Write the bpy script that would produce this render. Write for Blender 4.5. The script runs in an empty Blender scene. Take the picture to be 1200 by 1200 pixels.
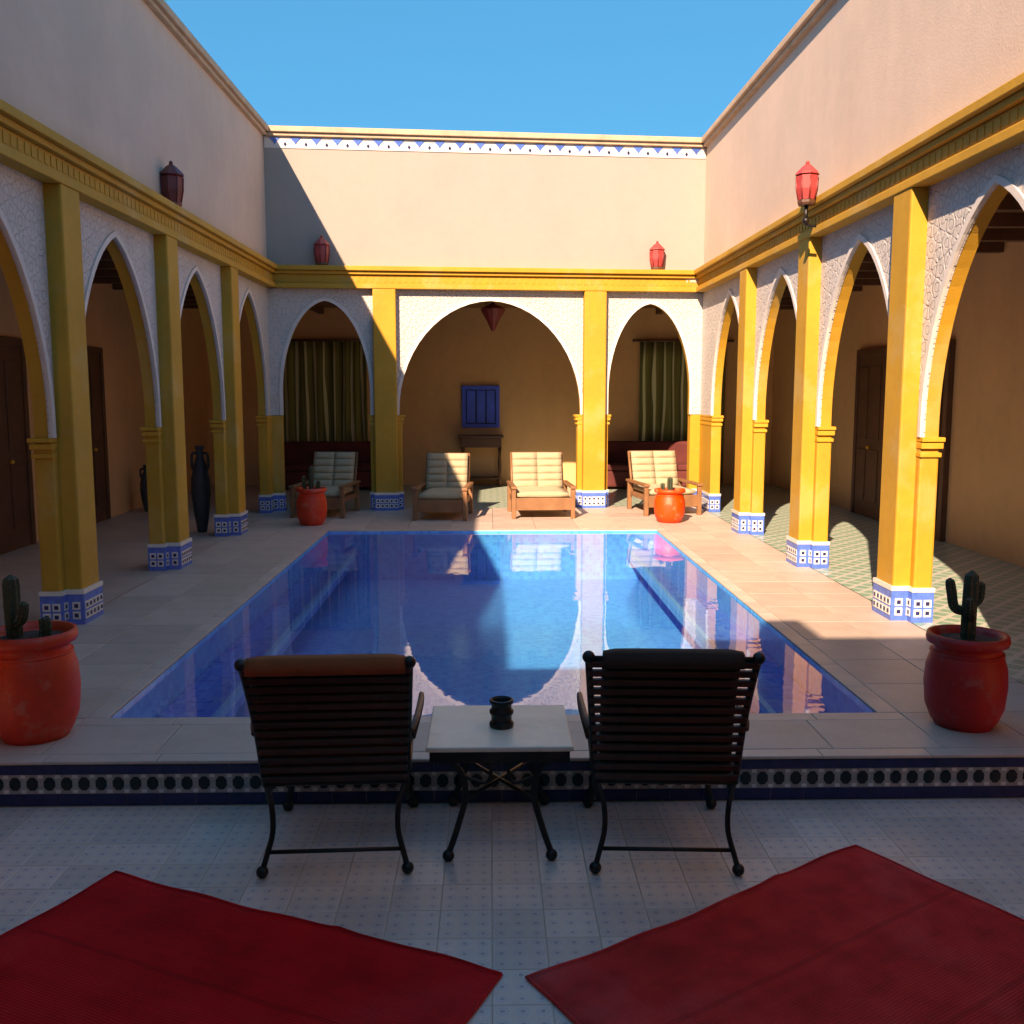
import bpy, math, random
from mathutils import Vector, Matrix
random.seed(7)
R = math.radians
scene = bpy.context.scene
col = scene.collection

# ------------------------------------------------------------------ camera
cam_data = bpy.data.cameras.new('camera')
cam_data.sensor_width = 36.0
cam_data.lens = 34.5
cam_data.clip_start = 0.05
cam_data.clip_end = 2000
cam = bpy.data.objects.new('camera', cam_data)
col.objects.link(cam)
cam.location = (0, 0, 2.0)
cam.rotation_euler = (R(90 - 6.94), 0, R(-1.236))
scene.camera = cam

# ------------------------------------------------------------------ sky, sun, exposure
SUN = Vector((-0.535, -1.46, 1.0)).normalized()          # towards the sun
world = bpy.data.worlds.new('World'); scene.world = world; world.use_nodes = True
wn = world.node_tree; wn.nodes.clear()
sky = wn.nodes.new('ShaderNodeTexSky'); sky.sky_type = 'NISHITA'; sky.sun_disc = False
sky.sun_elevation = math.asin(SUN.z)
sky.sun_rotation = math.atan2(SUN.x, SUN.y)
sky.altitude = 1500; sky.air_density = 1.0; sky.dust_density = 0.15; sky.ozone_density = 6.0
hsv = wn.nodes.new('ShaderNodeHueSaturation'); hsv.inputs['Saturation'].default_value = 2.95; hsv.inputs['Hue'].default_value = 0.510
gam = wn.nodes.new('ShaderNodeGamma'); gam.inputs['Gamma'].default_value = 0.30
bg = wn.nodes.new('ShaderNodeBackground'); bg.inputs['Strength'].default_value = 0.15
wo = wn.nodes.new('ShaderNodeOutputWorld')
wn.links.new(sky.outputs[0], gam.inputs[0]); wn.links.new(gam.outputs[0], hsv.inputs['Color']); wn.links.new(hsv.outputs[0], bg.inputs[0]); wn.links.new(bg.outputs[0], wo.inputs[0])
sd = bpy.data.lights.new('sun', 'SUN'); sd.energy = 2.0; sd.angle = R(0.5); sd.color = (1.0, 0.985, 0.965)
sun = bpy.data.objects.new('sun', sd); col.objects.link(sun)
sun.location = (-6, -14, 12)
sun.rotation_euler = SUN.to_track_quat('Z', 'Y').to_euler()
vs = scene.view_settings
vs.view_transform = 'Standard'; vs.look = 'None'; vs.gamma = 1.0; vs.use_curve_mapping = False
vs.exposure = 2.33
vs.use_white_balance = True; vs.white_balance_temperature = 12000; vs.white_balance_tint = 30   # camera balanced for open shade
scene.render.engine = 'CYCLES'
scene.cycles.max_bounces = 10; scene.cycles.diffuse_bounces = 8; scene.cycles.glossy_bounces = 4
scene.cycles.transparent_max_bounces = 8

# ------------------------------------------------------------------ materials
def nodes_of(name):
    m = bpy.data.materials.new(name); m.use_nodes = True
    nt = m.node_tree; b = nt.nodes['Principled BSDF']
    return m, nt, b
def N(nt, t, **kw):
    n = nt.nodes.new(t)
    for k, v in kw.items():
        if k in n.inputs: n.inputs[k].default_value = v
        else: setattr(n, k, v)
    return n
def L(nt, a, b): nt.links.new(a, b)
def mixc(nt, fac, a, b, mode='MIX'):
    n = nt.nodes.new('ShaderNodeMix'); n.data_type = 'RGBA'; n.blend_type = mode
    for sock, val in ((n.inputs[0], fac), (n.inputs[6], a), (n.inputs[7], b)):
        if hasattr(val, 'is_linked') or hasattr(val, 'links'): nt.links.new(val, sock)
        else: sock.default_value = val if not isinstance(val, tuple) else (val + (1,) if len(val) == 3 else val)
    return n.outputs[2]
def M_(nt, op, a, b=None, c=None):
    n = nt.nodes.new('ShaderNodeMath'); n.operation = op
    for i, v in enumerate((a, b, c)):
        if v is None: continue
        if isinstance(v, (int, float)): n.inputs[i].default_value = v
        else: nt.links.new(v, n.inputs[i])
    return n.outputs[0]
def ramp(nt, fac, stops):
    n = nt.nodes.new('ShaderNodeValToRGB'); nt.links.new(fac, n.inputs[0])
    el = n.color_ramp.elements
    while len(el) < len(stops): el.new(0.5)
    for e, (p, c) in zip(el, stops):
        e.position = p; e.color = c + (1,) if len(c) == 3 else c
    return n.outputs[0]
def coords(nt, kind='Object', scale=(1, 1, 1)):
    tc = nt.nodes.new('ShaderNodeTexCoord'); mp = nt.nodes.new('ShaderNodeMapping')
    mp.inputs['Scale'].default_value = scale
    nt.links.new(tc.outputs[kind], mp.inputs[0]); return mp.outputs[0]
def noise(nt, vec, scale, detail=4, rough=0.55):
    n = nt.nodes.new('ShaderNodeTexNoise'); n.inputs['Scale'].default_value = scale
    n.inputs['Detail'].default_value = detail; n.inputs['Roughness'].default_value = rough
    nt.links.new(vec, n.inputs['Vector']); return n.outputs[0]
def bump(nt, b, h, strength, dist=0.01):
    n = nt.nodes.new('ShaderNodeBump'); n.inputs['Strength'].default_value = strength; n.inputs['Distance'].default_value = dist
    nt.links.new(h, n.inputs['Height']); nt.links.new(n.outputs[0], b.inputs['Normal']); return n
def sc(c, k): return tuple(min(1, x * k) for x in c)

def plain(name, c, rough=0.6, var=0.18, vs_=3.0, bscale=60, bstr=0.15, metal=0.0, rnd=0.0, spec=0.5, streak=0.0, coat=0.0):
    m, nt, b = nodes_of(name)
    v = coords(nt)
    f = M_(nt, 'ADD', M_(nt, 'MULTIPLY', noise(nt, v, vs_, 5), 0.7), M_(nt, 'MULTIPLY', noise(nt, v, vs_ * 9, 3), 0.3))
    cc = ramp(nt, f, [(0.3, sc(c, 1 - var)), (0.5, c), (0.7, sc(c, 1 + var))])
    if streak:
        s = noise(nt, coords(nt, scale=(2.2, 2.2, 0.3)), 1.3, 6)
        s = M_(nt, 'MULTIPLY', M_(nt, 'SMOOTHSTEP' if False else 'GREATER_THAN', s, 2.0) if False else s, 1.0)
        cc = mixc(nt, M_(nt, 'MULTIPLY', M_(nt, 'SUBTRACT', s, 0.42), streak), cc, sc(c, 0.55))
    if rnd:
        oi = nt.nodes.new('ShaderNodeObjectInfo')
        k = M_(nt, 'ADD', M_(nt, 'MULTIPLY', oi.outputs['Random'], 2 * rnd), 1 - rnd)
        hv = nt.nodes.new('ShaderNodeHueSaturation'); L(nt, k, hv.inputs['Value']); L(nt, cc, hv.inputs['Color']); cc = hv.outputs[0]
    L(nt, cc, b.inputs['Base Color'])
    b.inputs['Roughness'].default_value = rough; b.inputs['Metallic'].default_value = metal
    b.inputs['Specular IOR Level'].default_value = spec; b.inputs['Coat Weight'].default_value = coat
    if bstr: bump(nt, b, noise(nt, v, bscale, 4), bstr, 0.006)
    return m

MAT = {}
def weather(m, fade, amt, scale=2.3, lo=0.56, chips=None):
    nt = m.node_tree; b = nt.nodes['Principled BSDF']
    src = b.inputs['Base Color'].links[0].from_socket
    v = coords(nt); n1 = noise(nt, v, scale, 7, 0.65)
    f = M_(nt, 'MULTIPLY', M_(nt, 'MINIMUM', M_(nt, 'MAXIMUM', M_(nt, 'MULTIPLY', M_(nt, 'SUBTRACT', n1, lo), 9), 0.0), 1.0), amt)
    cc = mixc(nt, f, src, fade)
    if chips:
        n2 = noise(nt, v, scale * 6, 6, 0.7)
        g2 = M_(nt, 'MULTIPLY', M_(nt, 'GREATER_THAN', n2, 0.70), 0.8)
        cc = mixc(nt, g2, cc, chips)
    L(nt, cc, b.inputs['Base Color'])
    return m
MAT['stucco'] = plain('stucco', (0.60, 0.465, 0.385), 0.9, 0.10, 0.9, 45, 0.35, streak=0.4)
MAT['stucco_back'] = plain('stucco_back', (0.325, 0.295, 0.268), 0.9, 0.07, 0.8, 45, 0.35, streak=0.12)
MAT['inner'] = plain('inner_stucco', (0.66, 0.38, 0.19), 0.9, 0.12, 0.8, 45, 0.3, streak=0.4)
MAT['yellow'] = plain('yellow_limewash', (0.50, 0.26, 0.027), 0.75, 0.14, 1.6, 60, 0.3, streak=0.4)
MAT['gold'] = plain('ochre_trim', (0.56, 0.28, 0.028), 0.7, 0.16, 2.5, 60, 0.3)
MAT['coping'] = plain('coping_terracotta', (0.50, 0.36, 0.25), 0.85, 0.2, 5, 50, 0.3)
MAT['wood'] = plain('dark_wood', (0.10, 0.04, 0.022), 0.5, 0.3, 4, 40, 0.2)
MAT['ceiling'] = plain('ceiling_wood', (0.22, 0.09, 0.04), 0.7, 0.25, 3, 40, 0.2, rnd=0.15)
MAT['iron'] = plain('black_iron', (0.012, 0.010, 0.010), 0.38, 0.3, 20, 120, 0.15, metal=0.3)
MAT['slat'] = plain('brown_black_slat', (0.055, 0.020, 0.013), 0.42, 0.35, 8, 90, 0.2, rnd=0.25)
MAT['rust_cushion'] = plain('rust_cushion', (0.36, 0.07, 0.018), 0.9, 0.2, 6, 300, 0.3)
MAT['brown_cushion'] = plain('brown_cushion', (0.05, 0.022, 0.014), 0.9, 0.2, 6, 300, 0.3)
MAT['cream'] = plain('cream_cushion', (0.39, 0.335, 0.22), 0.95, 0.08, 5, 250, 0.35)
MAT['teak'] = plain('teak', (0.24, 0.11, 0.05), 0.55, 0.25, 6, 60, 0.2)
MAT['burgundy'] = plain('burgundy_fabric', (0.11, 0.02, 0.018), 0.9, 0.25, 4, 200, 0.3)
MAT['slab'] = plain('deck_stone', (0.49, 0.395, 0.335), 0.5, 0.16, 3.5, 70, 0.12, rnd=0.10)
MAT['copstone'] = plain('coping_stone', (0.54, 0.435, 0.375), 0.45, 0.14, 4, 70, 0.12, rnd=0.08)
MAT['grout'] = plain('grout', (0.46, 0.36, 0.30), 0.9, 0.2, 5, 80, 0.2)
MAT['paleblue'] = plain('pale_blue_tile', (0.26, 0.42, 0.66), 0.25, 0.15, 20, 60, 0.05)
MAT['navy'] = plain('navy_tile', (0.014, 0.018, 0.085), 0.2, 0.3, 20, 60, 0.05, rnd=0.25)
MAT['blacktile'] = plain('black_tile', (0.008, 0.008, 0.012), 0.2, 0.3, 20, 60, 0.05, rnd=0.3)
MAT['bluetile'] = plain('blue_tile', (0.05, 0.14, 0.48), 0.22, 0.25, 20, 60, 0.05, rnd=0.2)
MAT['whitetile'] = plain('white_tile', (0.66, 0.66, 0.62), 0.25, 0.12, 20, 60, 0.05)
MAT['greytile'] = plain('grey_tile', (0.34, 0.32, 0.30), 0.3, 0.2, 20, 60, 0.05)
MAT['white'] = plain('white_trim', (0.60, 0.58, 0.55), 0.8, 0.08, 6, 60, 0.2)
MAT['red'] = plain('red_lantern', (0.40, 0.045, 0.045), 0.5, 0.25, 10, 60, 0.1)
MAT['darkred'] = plain('dark_red_lantern', (0.22, 0.028, 0.025), 0.45, 0.25, 10, 60, 0.1)
MAT['pot_orange'] = plain('orange_glaze', (0.80, 0.060, 0.008), 0.5, 0.18, 5, 40, 0.12, streak=0.4)
MAT['pot_red'] = plain('red_glaze', (0.50, 0.010, 0.008), 0.5, 0.2, 5, 40, 0.12, streak=0.4)
MAT['pot_scarlet'] = plain('scarlet_glaze', (0.75, 0.04, 0.010), 0.5, 0.18, 5, 40, 0.12)
MAT['soil'] = plain('soil', (0.06, 0.04, 0.03), 0.95, 0.4, 20, 60, 0.6)
MAT['cactus'] = plain('cactus_skin', (0.03, 0.045, 0.022), 0.6, 0.35, 9, 90, 0.3)
MAT['spine'] = plain('cactus_spine', (0.5, 0.42, 0.28), 0.7, 0.1, 9, 60, 0)
MAT['tabletop'] = plain('table_stone', (0.82, 0.66, 0.52), 0.4, 0.10, 6, 70, 0.08)
MAT['blue_paint'] = plain('blue_paint', (0.02, 0.10, 0.72), 0.4, 0.2, 6, 60, 0.1)
MAT['glass_dark'] = plain('window_glass', (0.03, 0.06, 0.16), 0.08, 0.2, 3, 60, 0)
MAT['amphora'] = plain('slate_glaze', (0.035, 0.04, 0.055), 0.6, 0.3, 5, 50, 0.2)
MAT['ground'] = plain('dry_ground', (0.36, 0.27, 0.19), 0.95, 0.25, 0.3, 20, 0.4)
MAT['pearl'] = plain('ceramic_white', (0.7, 0.66, 0.58), 0.3, 0.1, 5, 60, 0.05)
MAT['plaster_roof'] = plain('roof_plaster', (0.55, 0.44, 0.34), 0.9, 0.15, 1, 40, 0.3)

weather(MAT['yellow'], (0.50, 0.315, 0.10), 0.6, 1.7, 0.53, (0.50, 0.36, 0.17))
weather(MAT['gold'], (0.60, 0.40, 0.14), 0.4, 2.5, 0.54)
weather(MAT['stucco'], (0.52, 0.425, 0.36), 0.5, 0.7, 0.50)
weather(MAT['stucco_back'], (0.32, 0.285, 0.245), 0.4, 0.8, 0.52)
for k_, c_ in (('pot_orange', (0.62, 0.30, 0.18)), ('pot_red', (0.40, 0.16, 0.13)), ('pot_scarlet', (0.6, 0.25, 0.18))): weather(MAT[k_], c_, 0.4, 7, 0.55, sc(c_, 0.6))
weather(MAT['tabletop'], (0.66, 0.50, 0.38), 0.5, 5, 0.52)
weather(MAT['iron'], (0.05, 0.032, 0.024), 0.6, 9, 0.55)
weather(MAT['slab'], (0.45, 0.36, 0.31), 0.5, 2.2, 0.54)
def m_carved():
    m, nt, b = nodes_of('carved_white_plaster')
    v = coords(nt); sx = nt.nodes.new('ShaderNodeSeparateXYZ')
    wob = nt.nodes.new('ShaderNodeVectorMath'); wob.operation = 'ADD'                      # hand-cut, so never quite regular
    nz = nt.nodes.new('ShaderNodeTexNoise'); nz.inputs['Scale'].default_value = 5; L(nt, v, nz.inputs['Vector'])
    sub = nt.nodes.new('ShaderNodeVectorMath'); sub.operation = 'SCALE'; sub.inputs['Scale'].default_value = 0.004; L(nt, nz.outputs['Color'], sub.inputs[0])
    L(nt, v, wob.inputs[0]); L(nt, sub.outputs[0], wob.inputs[1]); L(nt, wob.outputs[0], sx.inputs[0])
    x, z = sx.outputs[0], sx.outputs[2]
    K = 2 * math.pi / 0.085
    def cs(o, k): return M_(nt, 'COSINE', M_(nt, 'MULTIPLY', o, k))
    d1, d2 = M_(nt, 'ADD', x, z), M_(nt, 'SUBTRACT', x, z)
    lat = M_(nt, 'ADD', M_(nt, 'ADD', cs(x, K), cs(z, K)), M_(nt, 'ADD', cs(d1, K * .7071), cs(d2, K * .7071)))
    fine = M_(nt, 'MULTIPLY', cs(d1, K * 1.5), cs(d2, K * 1.5))
    web = M_(nt, 'ABSOLUTE', M_(nt, 'ADD', lat, M_(nt, 'ADD', -0.25, M_(nt, 'MULTIPLY', fine, 0.15))))
    def clip(o, k, b_): return M_(nt, 'MINIMUM', M_(nt, 'MAXIMUM', M_(nt, 'MULTIPLY', M_(nt, 'SUBTRACT', o, b_), k), 0.0), 1.0)
    rec = clip(web, 2.0, 0.35)                                    # 0 on the raised tracery, 1 in the ground
    cc = ramp(nt, noise(nt, v, 4, 6), [(0.3, (0.50, 0.48, 0.455)), (0.7, (0.58, 0.565, 0.54))])
    cc = mixc(nt, M_(nt, 'MULTIPLY', M_(nt, 'SUBTRACT', 1.0, rec), M_(nt, 'ADD', 0.15, M_(nt, 'MULTIPLY', noise(nt, v, 6, 4), 0.5))), cc, (0.44, 0.41, 0.40))
    L(nt, cc, b.inputs['Base Color']); b.inputs['Roughness'].default_value = 0.85
    bump(nt, b, M_(nt, 'ADD', rec, M_(nt, 'MULTIPLY', noise(nt, v, 60, 3), 0.2)), 0.8, 0.012)
    return m
MAT['carved'] = m_carved()

def m_zellige_floor():
    # small star motif laid on each floor tile, in tile-local coordinates
    m, nt, b = nodes_of('zellige_floor')
    tc = nt.nodes.new('ShaderNodeTexCoord'); sx = nt.nodes.new('ShaderNodeSeparateXYZ'); L(nt, tc.outputs['Object'], sx.inputs[0])
    S = 0.0665
    def fold(o): return M_(nt, 'ABSOLUTE', M_(nt, 'SUBTRACT', M_(nt, 'FRACT', M_(nt, 'ADD', M_(nt, 'DIVIDE', o, S), 0.5)), 0.5))
    ax, ay = fold(sx.outputs[0]), fold(sx.outputs[1])
    sq = M_(nt, 'MAXIMUM', ax, ay); di = M_(nt, 'DIVIDE', M_(nt, 'ADD', ax, ay), 1.4142)
    star = M_(nt, 'MINIMUM', sq, di)
    v = coords(nt); oi = nt.nodes.new('ShaderNodeObjectInfo')
    base = ramp(nt, noise(nt, v, 14, 4), [(0.3, (0.62, 0.44, 0.37)), (0.7, (0.74, 0.55, 0.46))])
    c1 = mixc(nt, M_(nt, 'LESS_THAN', star, 0.30), base, (0.50, 0.40, 0.42))
    c2 = mixc(nt, M_(nt, 'LESS_THAN', star, 0.20), c1, (0.66, 0.50, 0.42))
    c3 = mixc(nt, M_(nt, 'LESS_THAN', star, 0.11), c2, (0.24, 0.20, 0.28))
    edge = M_(nt, 'LESS_THAN', M_(nt, 'ABSOLUTE', M_(nt, 'SUBTRACT', star, 0.30)), 0.018)
    c4 = mixc(nt, edge, c3, (0.66, 0.58, 0.52))
    worn = mixc(nt, M_(nt, 'ADD', 0.0, M_(nt, 'MULTIPLY', noise(nt, v, 5, 5), 0.8)), c4, (0.68, 0.50, 0.44))
    hv = nt.nodes.new('ShaderNodeHueSaturation'); L(nt, M_(nt, 'ADD', M_(nt, 'MULTIPLY', oi.outputs['Random'], 0.24), 0.88), hv.inputs['Value']); L(nt, worn, hv.inputs['Color'])
    L(nt, hv.outputs[0], b.inputs['Base Color'])
    L(nt, M_(nt, 'ADD', M_(nt, 'MULTIPLY', noise(nt, v, 9, 4), 0.3), 0.22), b.inputs['Roughness'])
    bump(nt, b, M_(nt, 'ADD', noise(nt, v, 30, 3), M_(nt, 'MULTIPLY', edge, -0.4)), 0.12, 0.004)
    return m
MAT['zellige'] = m_zellige_floor()

def m_green_floor():
    m, nt, b = nodes_of('green_white_zellige')
    v = coords(nt); sx = nt.nodes.new('ShaderNodeSeparateXYZ'); L(nt, v, sx.inputs[0])
    p = M_(nt, 'ADD', sx.outputs[0], sx.outputs[1]); q = M_(nt, 'SUBTRACT', sx.outputs[0], sx.outputs[1])
    S = 0.22
    def tri(o): return M_(nt, 'ABSOLUTE', M_(nt, 'SUBTRACT', M_(nt, 'FRACT', M_(nt, 'DIVIDE', o, S)), 0.5))
    g = M_(nt, 'LESS_THAN', M_(nt, 'MAXIMUM', tri(p), tri(q)), 0.36)
    gr = ramp(nt, noise(nt, v, 20, 3), [(0.3, (0.17, 0.33, 0.24)), (0.7, (0.25, 0.42, 0.32))])
    cc = mixc(nt, g, (0.50, 0.52, 0.46), gr)
    L(nt, cc, b.inputs['Base Color']); b.inputs['Roughness'].default_value = 0.3
    bump(nt, b, g, 0.15, 0.004)
    return m
MAT['green_floor'] = m_green_floor()

def m_mosaic(name, cols, S, grout, rough=0.15):
    m, nt, b = nodes_of(name)
    v = coords(nt)
    vo = nt.nodes.new('ShaderNodeTexVoronoi'); vo.feature = 'F1'; vo.distance = 'CHEBYCHEV'; vo.inputs['Scale'].default_value = 1 / S
    vo.inputs['Randomness'].default_value = 0.0; L(nt, v, vo.inputs['Vector'])
    wn_ = nt.nodes.new('ShaderNodeTexWhiteNoise'); L(nt, vo.outputs['Position'], wn_.inputs['Vector'])
    cc = ramp(nt, wn_.outputs['Value'], [(i / (len(cols) - 1), c) for i, c in enumerate(cols)])
    cc = mixc(nt, M_(nt, 'MULTIPLY', M_(nt, 'GREATER_THAN', vo.outputs['Distance'], 0.46), 0.7), cc, grout)
    L(nt, cc, b.inputs['Base Color']); b.inputs['Roughness'].default_value = rough
    return m
MAT['pool_tile'] = m_mosaic('pool_mosaic', [(0.002, 0.36, 0.80), (0.003, 0.45, 0.88), (0.005, 0.53, 0.92)], 0.05, (0.06, 0.56, 0.88))
MAT['ledge_tile'] = m_mosaic('ledge_mosaic', [(0.03, 0.12, 0.48), (0.10, 0.20, 0.60), (0.05, 0.18, 0.62), (0.20, 0.28, 0.60)], 0.06, (0.16, 0.32, 0.6))

def m_water():
    m = bpy.data.materials.new('pool_water'); m.use_nodes = True; nt = m.node_tree; nt.nodes.clear()
    out = nt.nodes.new('ShaderNodeOutputMaterial'); mx = nt.nodes.new('ShaderNodeMixShader')
    tr = nt.nodes.new('ShaderNodeBsdfTransparent'); tr.inputs[0].default_value = (0.50, 0.90, 1.0, 1)
    gl = nt.nodes.new('ShaderNodeBsdfGlossy'); gl.inputs['Roughness'].default_value = 0.012
    v = coords(nt, 'Object', (1, 0.55, 1))
    h = M_(nt, 'ADD', noise(nt, v, 3.5, 3), M_(nt, 'MULTIPLY', noise(nt, v, 11, 2), 0.3))
    bp = nt.nodes.new('ShaderNodeBump'); bp.inputs['Strength'].default_value = 0.028; bp.inputs['Distance'].default_value = 0.03
    L(nt, h, bp.inputs['Height']); L(nt, bp.outputs[0], gl.inputs['Normal']); 
    ge = nt.nodes.new('ShaderNodeNewGeometry'); dt = nt.nodes.new('ShaderNodeVectorMath'); dt.operation = 'DOT_PRODUCT'
    L(nt, ge.outputs['Incoming'], dt.inputs[0]); L(nt, bp.outputs[0], dt.inputs[1])
    gz = M_(nt, 'SUBTRACT', 1.0, M_(nt, 'ABSOLUTE', dt.outputs['Value']))
    F0 = 0.03                                                      # Schlick, the same from above and below
    fk = M_(nt, 'ADD', F0, M_(nt, 'MULTIPLY', M_(nt, 'POWER', gz, 4.3), 1 - F0))
    L(nt, fk, mx.inputs[0]); L(nt, tr.outputs[0], mx.inputs[1]); L(nt, gl.outputs[0], mx.inputs[2]); L(nt, mx.outputs[0], out.inputs[0])
    return m
MAT['water'] = m_water()

def m_carpet(name, c, seed):
    m, nt, b = nodes_of(name)
    v = coords(nt); sx = nt.nodes.new('ShaderNodeSeparateXYZ'); L(nt, v, sx.inputs[0])
    band = noise(nt, coords(nt, scale=(0.15, 5.5, 1)), 1.0 + seed * 0.1, 3)
    cc = ramp(nt, M_(nt, 'ADD', M_(nt, 'MULTIPLY', band, 0.45), M_(nt, 'MULTIPLY', noise(nt, v, 3 + seed, 4), 0.55)), [(0.32, sc(c, 0.62)), (0.5, c), (0.68, sc(c, 1.45))])
    w = N(nt, 'ShaderNodeTexWave', wave_type='BANDS', bands_direction='Y'); w.inputs['Scale'].default_value = 26; w.inputs['Distortion'].default_value = 1.2
    L(nt, v, w.inputs['Vector'])
    cc = mixc(nt, M_(nt, 'MULTIPLY', w.outputs[1], 0.25), cc, sc(c, 0.5))
    pl = noise(nt, v, 1.1 + seed * 0.1, 6, 0.6)
    cc = mixc(nt, M_(nt, 'MULTIPLY', M_(nt, 'MINIMUM', M_(nt, 'MAXIMUM', M_(nt, 'MULTIPLY', M_(nt, 'SUBTRACT', pl, 0.50), 5), 0.0), 1.0), 0.25 + seed * 0.1), cc, (c[0] * 1.05, c[1] + 0.07, c[2] + 0.08))
    st = M_(nt, 'FRACT', M_(nt, 'MULTIPLY', sx.outputs[1], 2.1)); ln = M_(nt, 'MULTIPLY', M_(nt, 'LESS_THAN', st, 0.05), 0.35)
    cc = mixc(nt, ln, cc, sc(c, 0.45))
    L(nt, cc, b.inputs['Base Color']); b.inputs['Roughness'].default_value = 0.95; b.inputs['Specular IOR Level'].default_value = 0.15
    bump(nt, b, M_(nt, 'ADD', M_(nt, 'MULTIPLY', w.outputs[1], 0.6), noise(nt, v, 120, 3)), 0.5, 0.006)
    return m
MAT['carpet_a'] = m_carpet('crimson_wool', (0.84, 0.012, 0.014), 0)
MAT['carpet_b'] = m_carpet('red_wool', (0.86, 0.035, 0.030), 3)

def m_curtain():
    m, nt, b = nodes_of('striped_olive_curtain')
    uv = nt.nodes.new('ShaderNodeAttribute'); uv.attribute_name = 'along'
    t = M_(nt, 'FRACT', M_(nt, 'ADD', M_(nt, 'MULTIPLY', uv.outputs['Fac'], 5.5), M_(nt, 'MULTIPLY', noise(nt, coords(nt, scale=(1, 1, .1)), 3, 2), 1.2)))
    cc = mixc(nt, M_(nt, 'LESS_THAN', t, 0.22), (0.17, 0.17, 0.055), (0.52, 0.53, 0.33))
    cc = mixc(nt, M_(nt, 'GREATER_THAN', t, 0.80), cc, (0.10, 0.11, 0.04))
    L(nt, cc, b.inputs['Base Color']); b.inputs['Roughness'].default_value = 0.9
    return m
MAT['curtain'] = m_curtain()

# ------------------------------------------------------------------ mesh helpers
class MB:
    def __init__(s): s.v, s.f, s.mi, s.sm = [], [], [], []
    def add(s, vs_, fs, mi=0, smooth=False):
        o = len(s.v); s.v += [tuple(p) for p in vs_]
        for f in fs: s.f.append([i + o for i in f]); s.mi.append(mi); s.sm.append(smooth)
        return s
    def box(s, x0, x1, y0, y1, z0, z1, mi=0, rot=None, at=None):
        vs_ = [(x, y, z) for z in (z0, z1) for y in (y0, y1) for x in (x0, x1)]
        if rot is not None: vs_ = [rot @ Vector(p) + Vector(at or (0, 0, 0)) for p in vs_]
        return s.add(vs_, [(0, 2, 3, 1), (4, 5, 7, 6), (0, 1, 5, 4), (2, 6, 7, 3), (0, 4, 6, 2), (1, 3, 7, 5)], mi)
    def lathe(s, prof, seg=24, c=(0, 0, 0), mi=0, smooth=True, close=True):
        vs_, fs = [], []
        for (r, z) in prof:
            for k in range(seg):
                a = 2 * math.pi * k / seg; vs_.append((c[0] + r * math.cos(a), c[1] + r * math.sin(a), c[2] + z))
        n = len(prof)
        for i in range(n - 1):
            for k in range(seg):
                k2 = (k + 1) % seg; fs.append((i * seg + k, i * seg + k2, (i + 1) * seg + k2, (i + 1) * seg + k))
        if close:
            fs.append(tuple(reversed(range(seg)))); fs.append(tuple((n - 1) * seg + k for k in range(seg)))
        return s.add(vs_, fs, mi, smooth)
    def tube(s, pts, r, seg=8, mi=0, cap=True):
        pts = [Vector(p) for p in pts]; n = len(pts); rs = r if isinstance(r, (list, tuple)) else [r] * n
        vs_, fs = [], []; up = Vector((0.137, 0.211, 0.97)).normalized(); prev = None
        for i, p in enumerate(pts):
            t = (pts[min(i + 1, n - 1)] - pts[max(i - 1, 0)]).normalized()
            if prev is None:
                a = t.cross(up)
                if a.length < 0.1: a = t.cross(Vector((1, 0, 0)))
                a.normalize()
            else:
                a = prev - t * prev.dot(t); a.normalize()
            prev = a; b = t.cross(a)
            for k in range(seg):
                q = 2 * math.pi * k / seg; vs_.append(p + a * (rs[i] * math.cos(q)) + b * (rs[i] * math.sin(q)))
        for i in range(n - 1):
            for k in range(seg):
                k2 = (k + 1) % seg; fs.append((i * seg + k, (i + 1) * seg + k, (i + 1) * seg + k2, i * seg + k2))
        if cap:
            fs.append(tuple(range(seg))); fs.append(tuple(reversed([(n - 1) * seg + k for k in range(seg)])))
        return s.add(vs_, fs, mi, True)
    def ball(s, c, r, mi=0, seg=12, sq=1.0):
        return s.lathe([(max(1e-4, r * math.sin(math.pi * i / 8)), -r * sq * math.cos(math.pi * i / 8)) for i in range(9)], seg, c, mi)
    def mesh(s, name, mats):
        me = bpy.data.meshes.new(name); me.from_pydata(s.v, [], s.f)
        for m in (mats if isinstance(mats, (list, tuple)) else [mats]): me.materials.append(MAT[m] if isinstance(m, str) else m)
        me.polygons.foreach_set('material_index', s.mi); me.polygons.foreach_set('use_smooth', s.sm)
        me.update(); return me
    def build(s, name, mats, parent=None, loc=(0, 0, 0), rz=0, bevel=0):
        return put(name, s.mesh(name, mats), parent, loc, rz, bevel)
def put(name, me, parent=None, loc=(0, 0, 0), rz=0, bevel=0):
    o = bpy.data.objects.new(name, me); col.objects.link(o)
    o.location = loc; o.rotation_euler = (0, 0, rz)
    if parent: o.parent = parent
    if bevel:
        b = o.modifiers.new('bevel', 'BEVEL'); b.width = bevel; b.segments = 2; b.limit_method = 'ANGLE'; b.angle_limit = R(40)
    return o
def tag(o, label=None, cat=None, group=None, kind=None):
    for k, v in (('label', label), ('category', cat), ('group', group), ('kind', kind)):
        if v: o[k] = v
    return o
def thing(name, label, cat, loc=(0, 0, 0), rz=0, group=None):
    o = bpy.data.objects.new(name, None); col.objects.link(o); o.empty_display_size = 0.2
    o.location = loc; o.rotation_euler = (0, 0, rz)
    return tag(o, label, cat, group)
def copy_tree(o, parent=None):
    c = o.copy(); col.objects.link(c); c.parent = parent
    for ch in [x for x in bpy.data.objects if x.parent == o]: copy_tree(ch, c)
    return c
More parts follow.
